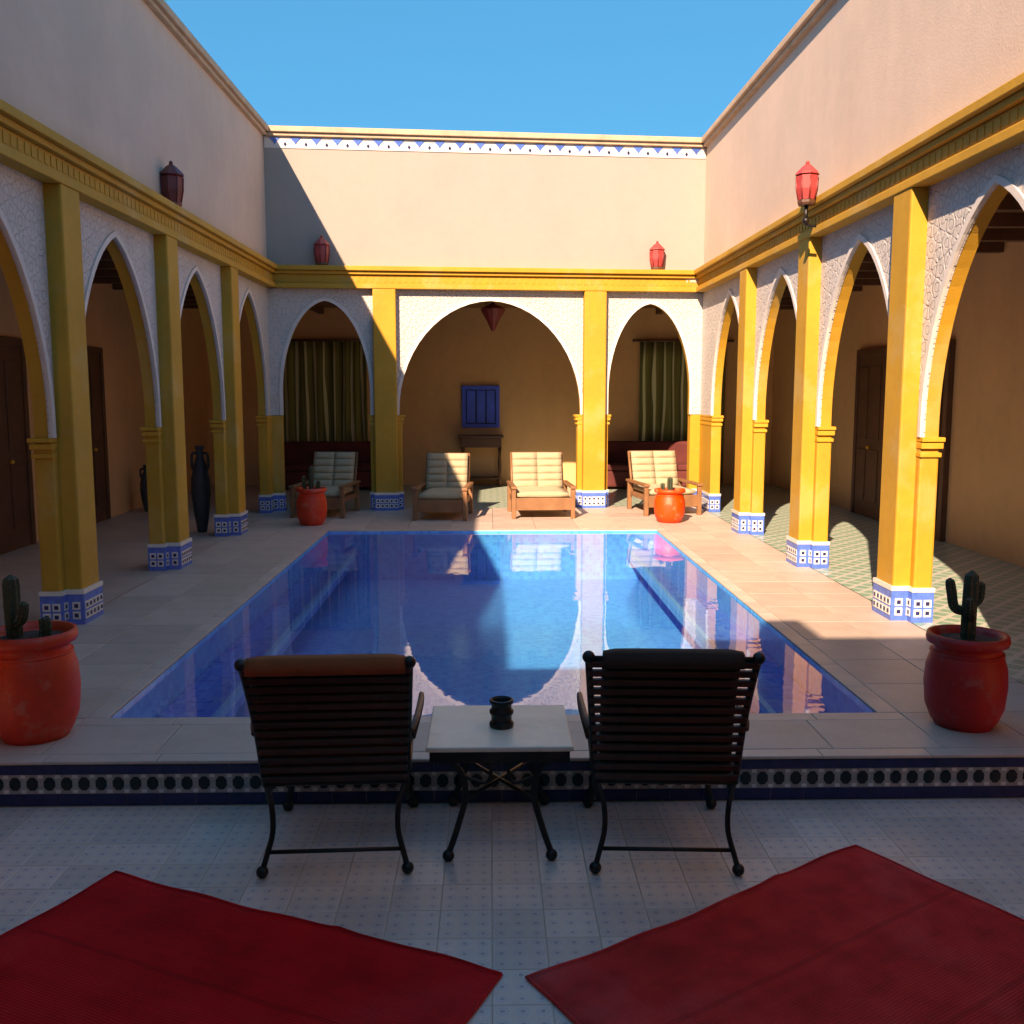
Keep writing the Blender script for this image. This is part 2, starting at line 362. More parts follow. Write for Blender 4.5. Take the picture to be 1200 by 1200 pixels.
def spline(pts, n=6):
    P = [Vector(p) for p in pts]; out = []
    for i in range(len(P) - 1):
        p0, p1, p2, p3 = P[max(i - 1, 0)], P[i], P[i + 1], P[min(i + 2, len(P) - 1)]
        for k in range(n):
            t = k / n
            out.append(0.5 * ((2 * p1) + (p2 - p0) * t + (2 * p0 - 5 * p1 + 4 * p2 - p3) * t * t + (3 * p1 - p0 - 3 * p2 + p3) * t ** 3))
    return out + [P[-1]]

# ------------------------------------------------------------------ dimensions
DK = 0.227                      # deck level above the lower floor
RY = 4.62                       # riser
XW = 3.27                       # courtyard face of the side walls
WT = 0.30                       # wall thickness
AT = 0.15                       # thickness of arches and piers
ZC, ZB, ZBT, ZT = 1.66, 3.52, 3.84, 5.80
BA = R(4.8)                     # the far side of the court is not quite square
BY = 15.05
GX, GY = 5.45, 19.0             # inner faces of the gallery walls
def backline(x): return BY + math.tan(BA) * x
PX0, PX1, PY0, PY1 = -2.10, 2.15, 5.27, 12.60

# ------------------------------------------------------------------ ground
g = MB()
for (x0, x1, y0, y1) in ((-250, 250, -250, -7), (-250, 250, 19, 250), (-250, -5.6, -7, 19), (5.6, 250, -7, 19)):
    g.add([(x0, y0, -0.02), (x1, y0, -0.02), (x1, y1, -0.02), (x0, y1, -0.02)], [(0, 1, 2, 3)])
tag(g.build('ground', 'ground'), kind='structure')

# lower floor with tiles
lf = MB().box(-5.6, 5.6, -7, RY + 0.1, -0.12, -0.002).build('lower_floor', 'grout'); tag(lf, kind='structure')
T = 0.2
def chamfer_tile(w, d, h, c=0.002):
    vs_ = [(-w, -d, -h), (w, -d, -h), (w, d, -h), (-w, d, -h), (-w, -d, -c), (w, -d, -c), (w, d, -c), (-w, d, -c),
           (-w + c, -d + c, 0), (w - c, -d + c, 0), (w - c, d - c, 0), (-w + c, d - c, 0)]
    fs = [(0, 1, 5, 4), (1, 2, 6, 5), (2, 3, 7, 6), (3, 0, 4, 7), (4, 5, 9, 8), (5, 6, 10, 9), (6, 7, 11, 10), (7, 4, 8, 11), (8, 9, 10, 11)]
    return MB().add(vs_, fs)
tile_me = chamfer_tile(T / 2 - 0.0012, T / 2 - 0.0012, 0.01).mesh('floor_tile', 'zellige')
ny = int((RY - 2.4) / T); far = MB(); cnt = 0
for j in range(0, 36):
    y = RY - 0.012 - T / 2 - j * T
    for i in range(-27, 27):
        x = (i + 0.5) * T
        if j < 11 and abs(x) < 2.62 and (cnt < 300):
            cnt += 1
            o = put('floor_tile', tile_me, lf, (x, y, random.uniform(-0.0006, 0.0006)))
            o.rotation_euler = (random.uniform(-.003, .003), random.uniform(-.003, .003), 0)
        else:
            far.add([(x - .0985, y - .0985, -0.0005), (x + .0985, y - .0985, -0.0005), (x + .0985, y + .0985, -0.0005), (x - .0985, y + .0985, -0.0005)], [(0, 1, 2, 3)])
tag(far.build('floor_tiling', 'zellige', lf), kind='stuff')

# ------------------------------------------------------------------ pool deck
dk = MB()
zb = DK - 0.012
for (x0, x1, y0, y1) in ((-5.6, PX0 - .02, RY + .012, 19.4), (PX1 + .02, 5.6, RY + .012, 19.4), (PX0 - .02, PX1 + .02, RY + .012, PY0 - .02), (PX0 - .02, PX1 + .02, PY1 + .02, 19.4)):
    dk.box(x0, x1, y0, y1, -0.1, zb)
deck = dk.build('pool_deck', 'grout'); tag(deck, kind='structure')
def slab(x0, x1, y0, y1, mat='slab', name='paving_slab', drop=0.0):
    g_ = 0.0025
    ys = [min(y1, backline(x0) + .02), min(y1, backline(x1) + .02)]
    if min(ys) - y0 < 0.03: return
    cx, cy = (x0 + x1) / 2, (y0 + y1) / 2
    P = [(x0 + g_, y0 + g_), (x1 - g_, y0 + g_), (x1 - g_, ys[1] - g_), (x0 + g_, ys[0] - g_)]
    q = 0.004
    inn = [(P[0][0] + q, P[0][1] + q), (P[1][0] - q, P[1][1] + q), (P[2][0] - q, P[2][1] - q), (P[3][0] + q, P[3][1] - q)]
    vs_ = [(a - cx, b - cy, -0.014) for a, b in P] + [(a - cx, b - cy, -q * .6) for a, b in P] + [(a - cx, b - cy, 0) for a, b in inn]
    fs = [(0, 1, 5, 4), (1, 2, 6, 5), (2, 3, 7, 6), (3, 0, 4, 7), (4, 5, 9, 8), (5, 6, 10, 9), (6, 7, 11, 10), (7, 4, 8, 11), (8, 9, 10, 11)]
    o = MB().add(vs_, fs).build(name, mat, deck, (cx, cy, DK - drop + random.uniform(-.0008, .0008)))
    o.rotation_euler = (random.uniform(-.0015, .0015), random.uniform(-.0015, .0015), 0)
CW = 0.13
def strip(a0, a1, n): return [(a0 + (a1 - a0) * k / n, a0 + (a1 - a0) * (k + 1) / n) for k in range(n)]
NOSE = 0.09
for (x0, x1) in strip(-XW + .01, XW - .01, 12): slab(x0, x1, RY - .012, RY + NOSE, 'copstone', 'nosing_stone')
rows = strip(RY + NOSE, 15.6, 20)
for (x0, x1) in strip(-XW + .01, PX0 - CW, 2) + strip(PX1 + CW, XW - .01, 2):
    for (y0, y1) in rows: slab(x0, x1, y0, y1)
for (x0, x1) in strip(PX0 - CW, PX1 + CW, 8):
    slab(x0, x1, RY + NOSE, PY0 - CW)
    for (y0, y1) in strip(PY1 + CW, 15.6, 5): slab(x0, x1, y0, y1)
for (x0, x1) in strip(PX0 - CW, PX1 + CW, 9):
    slab(x0, x1, PY0 - CW, PY0 - .006, 'copstone', 'coping_stone'); slab(x0, x1, PY1 + .006, PY1 + CW, 'copstone', 'coping_stone')
for (y0, y1) in strip(PY0 - .006, PY1 + .006, 15):
    slab(PX0 - CW, PX0 - .006, y0, y1, 'copstone', 'coping_stone'); slab(PX1 + .006, PX1 + CW, y0, y1, 'copstone', 'coping_stone')

# tiled riser of the step
P_ = 0.083
rb = MB().box(-XW, XW, RY + .004, RY + .03, 0, DK - .014)
rb.build('riser_backing', 'greytile', deck)
nv = MB()
k = -XW
while k < XW - .02:
    nv.box(k + .0015, min(k + P_ * 2, XW) - .0015, RY - .004, RY + .006, 0.004, 0.060)
    nv.box(k + .0015, min(k + P_ * 2, XW) - .0015, RY - .004, RY + .006, 0.160, 0.205)
    k += P_ * 2
tag(nv.build('border_tile', 'navy', deck), kind='stuff')
octv = [(0.030 * math.cos(R(22.5 + 45 * i)), 0.036 * math.sin(R(22.5 + 45 * i))) for i in range(8)]
ob = MB().add([(x, 0, z) for x, z in octv] + [(x * .93, -.004, z * .93) for x, z in octv],
              [tuple(range(8, 16))] + [(i, (i + 1) % 8, 8 + (i + 1) % 8, 8 + i) for i in range(8)])
om = ob.mesh('riser_tile', 'blacktile')
sm_ = MB()
for i in range(int(2 * XW / P_)):
    x = -XW + P_ * (i + .5)
    put('riser_tile', om, deck, (x, RY + .0038, 0.110))
    for z in (0.072, 0.148):
        a = MB(); sm_.box(x + P_ / 2 - .012, x + P_ / 2 + .012, RY + .000, RY + .006, z - .008, z + .008)
tag(sm_.build('riser_mosaic', 'whitetile', deck), kind='stuff')

# gallery floor (green and white) on the deck base outside the court
gf = MB()
zf = DK - 0.004
gf.add([(XW + .0, RY + .02, zf), (GX, RY + .02, zf), (GX, GY, zf), (XW + .0, GY, zf)], [(0, 1, 2, 3)])
gs = MB().add([(-GX, RY + .02, zf), (-XW, RY + .02, zf), (-XW, GY, zf), (-GX, GY, zf)], [(0, 1, 2, 3)])
tag(gs.build('gallery_floor', 'slab'), kind='structure')
gf.add([(-XW, backline(-XW) + .02, zf), (XW, backline(XW) + .02, zf), (XW, GY, zf), (-XW, GY, zf)], [(0, 1, 2, 3)])
tag(gf.build('gallery_floor', 'green_floor'), kind='structure')

# ------------------------------------------------------------------ pool
pb = MB()
zt, zbm = DK - .008, -0.42
pb.add([(PX0, PY0, zt), (PX1, PY0, zt), (PX1, PY1, zt), (PX0, PY1, zt), (PX0, PY0, zbm), (PX1, PY0, zbm), (PX1, PY1, zbm), (PX0, PY1, zbm)],
       [(0, 4, 5, 1), (1, 5, 6, 2), (2, 6, 7, 3), (3, 7, 4, 0), (4, 7, 6, 5)])
pool = pb.build('swimming_pool', 'pool_tile'); tag(pool, kind='structure')
LW = 0.38; zl = -0.02
ld = MB()
ld.box(PX0 + .003, PX0 + LW, PY0 + .003, PY1 - .003, zl - .12, zl); ld.box(PX1 - LW, PX1 - .003, PY0 + .003, PY1 - .003, zl - .12, zl)
ld.build('shallow_ledge', 'ledge_tile', pool)
ed = MB()
ed.box(PX0 + LW - .035, PX0 + LW + .006, PY0 + .004, PY1 - .004, zl - .05, zl + .005); ed.box(PX1 - LW - .006, PX1 - LW + .035, PY0 + .004, PY1 - .004, zl - .05, zl + .005)
ed.build('ledge_edging', 'paleblue', pool)
zw = DK - 0.028
wt = MB().add([(PX0 + .001, PY0 + .001, zw), (PX1 - .001, PY0 + .001, zw), (PX1 - .001, PY1 - .001, zw), (PX0 + .001, PY1 - .001, zw)], [(0, 1, 2, 3)])
tag(wt.build('pool_water', 'water'), kind='structure')

# ------------------------------------------------------------------ arcades
def arch_curve(a, zs, za, point, n=28):
    pts = []
    for i in range(n + 1):
        t = math.pi * i / n
        x = -a * math.cos(t); z = zs + (za - zs) * ((1 - point) * math.sin(t) + point * (1 - abs(x) / a) ** 0.75)
        pts.append((x, z))
    return pts
def spandrel(c, a, b0, b1, zc, zs, za, ztop, v0, v1, point):
    cur = [(-a, zc)] + arch_curve(a, zs, za, point) + [(a, zc)]
    m = MB()
    def pr(u, v, z): return (c + u, v, z)
    L0, L1 = b0 - c, b1 - c
    for v, flip in ((v0, False), (v1, True)):
        quads = [[(L0, zc), (-a, zc), (-a, ztop), (L0, ztop)], [(a, zc), (L1, zc), (L1, ztop), (a, ztop)]]
        for (p, q) in zip(cur[1:-2], cur[2:-1]): quads.append([p, q, (q[0], ztop), (p[0], ztop)])
        for qd in quads:
            vs_ = [pr(u, v, z) for u, z in qd]
            m.add(vs_, [(3, 2, 1, 0)] if flip else [(0, 1, 2, 3)])
    for (p, q) in zip(cur[:-1], cur[1:]):
        m.add([pr(p[0], v0, p[1]), pr(p[0], v1, p[1]), pr(q[0], v1, q[1]), pr(q[0], v0, q[1])], [(0, 1, 2, 3)])
    for (u0, u1) in ((L0, -a), (a, L1)):
        m.add([pr(u0, v0, zc), pr(u0, v1, zc), pr(u1, v1, zc), pr(u1, v0, zc)], [(0, 1, 2, 3)])
    return m, cur
def tile_base(w, v0, v1, z0, z1):
    m = MB()                                                    # 0 blue 1 white 2 navy
    p = 0.011 if v0 == 0.0 else 0.014
    m.box(-w / 2 - p, w / 2 + p, v0 - p, v1 + p, z0, z1, 0)
    def face(o, du, n, L_):
        k = max(2, round(L_ / 0.075)); s = L_ / k
        for r in range(2):
            zc_ = z0 + 0.075 + r * 0.075
            for i in range(k):
                u = -L_ / 2 + s * (i + .5); c_ = Vector(o) + Vector(du) * u
                for (h, mi, d) in ((.030, 1, .004), (.015, 2, .007)):
                    a_ = Vector(du) * h
                    b_ = Vector(n) * d
                    q = [c_ - a_ + b_ + Vector((0, 0, zc_ - h)), c_ + a_ + b_ + Vector((0, 0, zc_ - h)), c_ + a_ + b_ + Vector((0, 0, zc_ + h)), c_ - a_ + b_ + Vector((0, 0, zc_ + h))]
                    q += [p_ - b_ for p_ in q]
                    m.add(q, [(0, 1, 2, 3), (0, 4, 5, 1), (1, 5, 6, 2), (2, 6, 7, 3), (3, 7, 4, 0)], mi)
    face((0, v0 - p, 0), (1, 0, 0), (0, -1, 0), w)
    face((-w / 2 - p, (v0 + v1) / 2, 0), (0, -1, 0), (-1, 0, 0), v1 - v0)
    face((w / 2 + p, (v0 + v1) / 2, 0), (0, 1, 0), (1, 0, 0), v1 - v0)
    m.box(-w / 2 - p - .004, w / 2 + p + .004, v0 - p - .004, v1 + p + .004, z1 - .03, z1 + .006 - (.002 if v0 == 0.0 else 0), 1)
    return m
PW, PV = 0.34, -0.13
JW = 0.07
base_cache = {}
def arcade(label, loc, rz, cols, u0, u1, bays, wallmat, zfloor=DK, u_lo=None, u_hi=None):
    w = thing('arcade_wall', label, 'wall', loc, rz)
    w['group'] = 'arcaded walls round the court'
    def Bd(mb, name, mat, bevel=0, kind=None):
        o = mb.build(name, mat, w, bevel=bevel)
        if kind: o['kind'] = kind
        return o
    Bd(MB().box(u0, u1, 0, WT, ZBT - .02, ZT - .08), 'upper_wall', wallmat)
    Bd(MB().box(u0, u1, -.10, WT + .08, ZT - .08, ZT).box(u0, u1, -.06, WT + .04, ZT - .13, ZT - .082), 'coping', 'coping', .01)
    bm_ = MB().box(u0, u1, PV - .01, WT - .01, ZB, ZB + .07).box(u0, u1, PV + .03, WT - .012, ZB + .072, ZB + .20).box(u0, u1, PV - .015, WT - .01, ZB + .202, ZB + .25).box(u0, u1, PV - .06, WT - .014, ZB + .252, ZBT)
    Bd(bm_, 'beam', 'yellow', .008)
    dn = MB(); k = u0 + .1
    while k < u1 - .1:
        dn.box(k, k + .055, PV + .025, PV + .04, ZB + .10, ZB + .175); k += .10
    Bd(dn, 'dentil_course', 'yellow', kind='stuff')
    for (c, a, b0, b1, zs, za, pt) in bays:
        m, cur = spandrel(c, a, b0, b1, ZC, zs, za, ZB + .004, .024, AT - .015, pt); Bd(m, 'arch', 'yellow')
        m, cur = spandrel(c, a - .008, b0, b1, ZC + .003, zs, za - .008, ZB + .004, .0, .028, pt); Bd(m, 'spandrel_panel', 'carved')
        rim = MB(); inn = cur
        for i in range(len(inn) - 1):
            (xa, za_), (xb, zb_) = inn[i], inn[i + 1]
            def off(j, d):
                p, q = inn[max(j - 1, 0)], inn[min(j + 1, len(inn) - 1)]
                t = Vector((q[0] - p[0], q[1] - p[1])); t.normalize()
                return (inn[j][0] - t.y * d, inn[j][1] + t.x * d)
            A, B = off(i, .045), off(i + 1, .045); A0, B0 = off(i, -.004), off(i + 1, -.004)
            v = -.014
            rim.add([(c + A0[0], v, A0[1]), (c + B0[0], v, B0[1]), (c + B[0], v, B[1]), (c + A[0], v, A[1]),
                     (c + A0[0], .012, A0[1]), (c + B0[0], .012, B0[1]), (c + B[0], .003, B[1]), (c + A[0], .003, A[1])],
                    [(0, 1, 2, 3), (3, 2, 6, 7), (0, 4, 5, 1)])
        Bd(rim, 'arch_moulding', 'white')
    for (cu, left, right) in cols:
        Bd(MB().box(cu - PW / 2, cu + PW / 2, PV, AT - .02, zfloor - .004, ZB + .006), 'pilaster', 'yellow', .016)
        Bd(MB().box(cu - PW / 2 - JW * left, cu + PW / 2 + JW * right, 0.002, AT, zfloor - .004, ZC - .002), 'pier', 'yellow', .016)
        cp = MB()
        for (z0, z1, p) in ((ZC - .15, ZC - .115, .02), (ZC - .085, ZC - .04, .032), (ZC - .032, ZC + .002, .045)):
            cp.box(cu - PW / 2 - (JW + p) * left, cu + PW / 2 + (JW + p) * right, -.004, AT + p * .5, z0, z1)
        Bd(cp, 'capital', 'gold', .005)
        key = (left, right)
        if key not in base_cache:
            tb_ = tile_base(PW + JW * (left + right), 0.0, AT, 0, .27)
            t2_ = tile_base(PW, PV, .05, 0, .27); tb_.v, o_ = tb_.v + t2_.v, len(tb_.v)
            for f_, mi_ in zip(t2_.f, t2_.mi): tb_.f.append([i_ + o_ for i_ in f_]); tb_.mi.append(mi_); tb_.sm.append(False)
            base_cache[key] = tb_.mesh('tile_base', ['bluetile', 'whitetile', 'navy'])
        o = put('tile_base', base_cache[key], w, (cu + JW * (right - left) / 2, 0, zfloor - .003)); o['kind'] = 'stuff'
    return w
COLY = [2.95, 5.30, 7.65, 10.02, 12.40]
def side_bays(sign, yend):
    bays = []
    ys = COLY + [14.77]
    for a, b in zip(ys[:-1], ys[1:]):
        c = (a + b) / 2; h = (b - a) / 2 - PW / 2 - JW
        lo, hi = a + PW / 2 - .01, (b - PW / 2 + .01)
        if b > 14.7: hi = yend
        c_, lo_, hi_ = (c, lo, hi) if sign > 0 else (-c, -hi, -lo)
        bays.append((c_, h, lo_, hi_, 1.80, 3.36, 0.30))
    return bays
yl, yr = backline(-XW) + .1, backline(XW) + .1
wl = arcade('stuccoed arcade wall of four pointed arches lying wholly in shade', (-XW, 0, 0), R(90),
            [(y, 1, 1) for y in COLY], 2.6, yl, side_bays(1, yl), 'stucco')
wr = arcade('arcade wall with sunlit golden piers beside the dark red potted cactus', (XW, 0, 0), R(-90),
            [(-y, 1, 1) for y in COLY], -yr, -2.6, side_bays(-1, yr), 'stucco')
# corner piers that close the last bays
for (w, s, ye) in ((wl, 1, yl), (wr, -1, yr)):
    y0 = 14.77 - PW / 2 - JW
    u0, u1 = (y0, ye) if s > 0 else (-ye, -y0)
    MB().box(u0, u1, .002, AT, DK - .004, ZC - .002).build('pier', 'yellow', w, bevel=.008)
    m = MB()
    for (z0, z1, p) in ((ZC - .15, ZC - .115, .02), (ZC - .085, ZC - .04, .032), (ZC - .032, ZC + .002, .045)):
        m.box(u0 - (p if s > 0 else 0), u1 + (p if s < 0 else 0), -.004, AT + p * .5, z0, z1)
    m.build('capital', 'gold', w, bevel=.005)
    o = tile_base(u1 - u0, 0.0, AT, 0, .27).build('tile_base', ['bluetile', 'whitetile', 'navy'], w, ((u0 + u1) / 2, 0, DK - .003)); o['kind'] = 'stuff'
    # plain run of wall nearer the near side of the court
    a, b = (-1.0, 2.8) if s > 0 else (-2.8, 1.0)
    MB().box(a, b, .004, WT - .004, -.01, ZBT + .1).build('near_wall', 'stucco', w)
    a, b = (-1.0, 2.6) if s > 0 else (-2.6, 1.0)
    MB().box(a, b, 0, WT, ZBT + .1, ZT - .08).build('near_wall', 'stucco', w)
    MB().box(a, b, -.10, WT + .08, ZT - .08, ZT).build('coping', 'coping', w)
half = XW + .02
back = arcade('far arcade wall with wide middle arch and blue tile frieze, mostly sunlit', (0, BY, 0), BA,
              [(-1.585, 1, 1), (1.585, 1, 1)], -half, half,
              [(0, 1.585 - PW / 2 - JW + .05, -1.585 + PW / 2 - .01, 1.585 - PW / 2 + .01, 1.72, 3.38, 0.03),
               (-2.46, .655, -half, -1.585 - PW / 2 + .01, 2.0, 3.36, 0.09), (2.46, .655, 1.585 + PW / 2 - .01, half, 2.0, 3.36, 0.09)], 'stucco_back')
for s in (-1, 1):
    u0, u1 = sorted((s * 3.125, s * half))
    MB().box(u0, u1, .002, AT, DK - .004, ZC - .002).build('pier', 'yellow', back, bevel=.008)
    o = tile_base(u1 - u0, 0.0, AT, 0, .27).build('tile_base', ['bluetile', 'whitetile', 'navy'], back, ((u0 + u1) / 2, 0, DK - .003)); o['kind'] = 'stuff'
# blue frieze under the coping of the far wall
fz = MB().box(-XW, XW, -.012, .004, ZT - .29, ZT - .135).build('frieze', 'white', back)
tri = MB().add([(-.105, 0, .085), (.105, 0, .085), (.035, 0, -.01), (0, 0, -.075), (-.035, 0, -.01)] + [(-.1, -.008, .08), (.1, -.008, .08), (.033, -.008, -.008), (0, -.008, -.068), (-.033, -.008, -.008)],
               [(9, 8, 7, 6, 5)] + [(i, (i + 1) % 5, 5 + (i + 1) % 5, 5 + i) for i in range(5)]).mesh('frieze_tile', 'bluetile')
dia = MB().add([(0, 0, .05), (.03, 0, 0), (0, 0, -.05), (-.03, 0, 0), (0, -.007, .045), (.027, -.007, 0), (0, -.007, -.045), (-.027, -.007, 0)],
               [(7, 6, 5, 4)] + [(i, (i + 1) % 4, 4 + (i + 1) % 4, 4 + i) for i in range(4)]).mesh('frieze_tile', 'navy')
n = 22
for i in range(n):
    x = -XW + 2 * XW * (i + .5) / n
    put('frieze_tile', tri, fz, (x, -.0115, ZT - .195)).scale = (.8, 1, .62)
    if i: put('frieze_tile', dia, fz, (x - XW / n, -.0115, ZT - .235)).scale = (.8, 1, .7)

# near side of the court, behind the viewer
nw = thing('courtyard_wall', 'tall plain stucco wall closing the near side of the court', 'wall', (0, -0.75, 0))
MB().box(-XW - .1, XW + .1, -.4, 0, -.01, ZT - .46).build('wall', 'stucco', nw)
MB().box(-XW - .1, -.62, -.4, 0, ZT - .461, ZT - .08).build('raised_parapet', 'stucco', nw)
MB().box(-XW - .1, -.57, -.48, .10, ZT - .08, ZT).build('coping', 'coping', nw)
MB().box(-.618, XW + .1, -.48, .10, ZT - .46, ZT - .38).build('coping', 'coping', nw)

# galleries: outer walls, ceilings
def door(parent, x, w, h, z0, rz=0, y=0):
    d = MB().box(-w / 2, w / 2, -.05, .02, 0, h).build('door', 'wood', parent, (x, y, z0), rz)
    f = MB().box(-w / 2 - .09, -w / 2, -.07, .02, 0, h + .09).box(w / 2, w / 2 + .09, -.07, .02, 0, h + .09).box(-w / 2, w / 2, -.07, .02, h, h + .09)
    f.build('door_frame', 'wood', d, bevel=.006)
    for i in (-1, 1):
        for (a, b) in ((.1, .42), (.48, .93)):
            MB().box(i * w / 4 - w * .17, i * w / 4 + w * .17, -.064, -.05, h * a, h * b).build('door_panel', 'wood', d, bevel=.008)
    MB().ball((w * .07, -.08, 1.0), .028).build('handle', 'gold', d)
    return d
gwl = thing('gallery_wall', 'ochre gallery wall with two dark wooden doors behind shaded arches', 'wall', (-GX, 0, 0), R(90), 'outer walls of the galleries')
MB().box(-1, 19.3, 0, .25, -.02, 4.4).build('wall', 'inner', gwl)
door(gwl, 11.05, .95, 2.3, DK); door(gwl, 13.40, .85, 2.3, DK)
gwr = thing('gallery_wall', 'ochre gallery wall with two dark wooden doors behind sunlit piers', 'wall', (GX, 0, 0), R(-90), 'outer walls of the galleries')
MB().box(-19.3, 1, 0, .25, -.02, 4.4).build('wall', 'inner', gwr)
door(gwr, -13.95, .9, 2.3, DK); door(gwr, -12.05, .85, 2.3, DK)
gwb = thing('gallery_wall', 'brown gallery wall with a blue window behind the wide arch', 'wall', (0, GY, 0), 0, 'outer walls of the galleries')
MB().box(-GX - .2, GX + .2, 0, .25, -.02, 4.4).build('wall', 'inner', gwb)
wd = MB().box(-.31, .31, -.03, .02, -.34, .34).build('window', 'glass_dark', gwb, (-.19, 0, 1.73))
fr = MB()
for (a, b, c, d) in ((-.36, -.29, -.40, .40), (.29, .36, -.40, .40), (-.29, .29, .33, .40), (-.29, .29, -.40, -.33)): fr.box(a, b, -.07, .01, c, d)
fr.build('window_frame', 'blue_paint', wd, bevel=.005)
for i in range(3):
    MB().box(-.27 + i * .19, -.11 + i * .19, -.05, -.02, -.31, .31).build('shutter', 'blue_paint', wd, bevel=.01)
gc = MB()
gc.box(XW + WT - .02, GX + .05, 2.5, GY, 3.60, 3.66); gc.box(-GX - .05, -XW - WT + .02, 2.5, GY, 3.60, 3.66)
gc.box(-XW - WT + .02, XW + WT - .02, 15.62, GY + .05, 3.60, 3.66)
gco = gc.build('gallery_ceiling', 'ceiling'); tag(gco, kind='structure')
rf = MB()
rf.box(XW + WT - .02, GX + .05, -1, GY, 3.665, 3.80); rf.box(-GX - .05, -XW - WT + .02, -1, GY, 3.665, 3.80); rf.box(-XW - .2, XW + .2, 15.2, GY + .05, 3.665, 3.80)
tag(rf.build('gallery_roof', 'plaster_roof'), kind='structure')
beam_me = MB().box(-.05, .05, -1.1, 1.1, -.12, .004).mesh('ceiling_beam', 'wood')
for i in range(18):
    for s in (-1, 1):
        o = put('ceiling_beam', beam_me, gco, (s * (XW + WT + GX) / 2, 4.2 + i * .8, 3.60), R(90)); o.scale = (1, .85, 1)
for i in range(9):
    put('ceiling_beam', beam_me, gco, (-3.2 + i * .8, 17.3, 3.60)).scale = (1, 1.53, 1) 

# ------------------------------------------------------------------ lanterns
def lantern(name, label, loc, rz, mat, stand=0.0, s=1.0, grp='red lanterns on the yellow beam'):
    t = thing(name, label, 'lantern', loc, rz, grp)
    z = stand
    if stand:
        MB().tube([(0, 0, -.02), (0, 0, stand + .01)], .018, 8).ball((0, 0, .02), .035).build('stem', 'iron', t)
    MB().lathe([(.09 * s, z), (.10 * s, z + .02), (.10 * s, z + .045), (.08 * s, z + .05)], 8, smooth=False).build('base', 'darkred' if mat == 'darkred' else 'wood', t)
    if stand: MB().tube(spline([(0, 0, .02), (.02, 0, -.02), (.10, 0, -.03)], 4), .014, 8).build('bracket', 'iron', t)
    b = MB().lathe([(.092 * s, z + .05), (.115 * s, z + .17 * s), (.12 * s, z + .30 * s), (.105 * s, z + .33 * s)], 8, smooth=False).build('body', mat, t)
    fr_ = MB()
    for k in range(8):
        a = 2 * math.pi * k / 8
        fr_.tube([(r * math.cos(a), r * math.sin(a), zz) for r, zz in ((.094 * s, z + .05), (.117 * s, z + .17 * s), (.122 * s, z + .30 * s))], .007, 6)
    fr_.build('frame_bar', 'darkred', b)
    MB().lathe([(.135 * s, z + .325 * s), (.12 * s, z + .35 * s), (.06 * s, z + .41 * s), (.02, z + .44 * s)], 8, smooth=False).build('cap', mat, t)
    MB().ball((0, 0, z + .455 * s), .022 * s, seg=8).build('finial', mat, t)
    return t
zl_ = ZBT
lantern('beam_lantern', 'dark maroon lantern on the beam of the shaded arcade', (-XW + .03, 10.2, zl_), 0, 'darkred', s=.95).location.x = -XW + .09
lantern('beam_lantern', 'pinkish red lantern on a thin dark stem beside golden beam', (XW - .275, 9.52, 3.60), 0, 'red', stand=.16, s=.86)
bx = lambda u: (u * math.cos(BA) + .08 * math.sin(BA), BY + u * math.sin(BA) - .08 * math.cos(BA), zl_)
lantern('beam_lantern', 'red lantern on the far beam where the diagonal shadow falls', bx(-2.48), 0, 'red', s=.92)
lantern('beam_lantern', 'red lantern on the sunlit far beam, against pale wall', bx(2.53), 0, 'red', s=.92)
# pendant in the middle arch
pt = thing('pendant_lantern', 'dark conical pendant lantern hanging in the wide middle arch', 'lantern', (.04, 16.15, 2.98))
MB().lathe([(.01, 0), (.03, .02), (.10, .17), (.19, .33), (.20, .36), (.14, .40), (.05, .44), (.015, .47)], 12, smooth=False).build('shade', 'darkred', pt)
MB().tube([(0, 0, .46), (0, 0, .63)], .01, 6).build('chain', 'iron', pt)

# ------------------------------------------------------------------ pots and cacti
def pot(name, label, loc, mat, r, h, grp):
    t = thing(name, label, 'pot', loc, 0, grp)
    pr = [(.70 * r, 0), (.74 * r, .02), (.80 * r, .06 * h), (.95 * r, .22 * h), (1.0 * r, .45 * h), (.97 * r, .65 * h), (.86 * r, .80 * h), (.80 * r, .85 * h), (.84 * r, .88 * h),
          (.97 * r, .90 * h), (1.0 * r, .94 * h), (.97 * r, h), (.88 * r, h), (.80 * r, .95 * h), (.78 * r, .9 * h)]
    MB().lathe(pr, 40).build('pot_body', mat, t)
    MB().lathe([(.79 * r, .89 * h), (.76 * r, .925 * h), (.3 * r, .935 * h), (.01, .935 * h)], 24, close=False).build('soil', 'soil', t)
    MB().tube([(.862 * r * math.cos(2 * math.pi * i / 32), .862 * r * math.sin(2 * math.pi * i / 32), .80 * h) for i in range(33)], .008, 6, cap=False).build('collar_ring', mat, t)
    return t
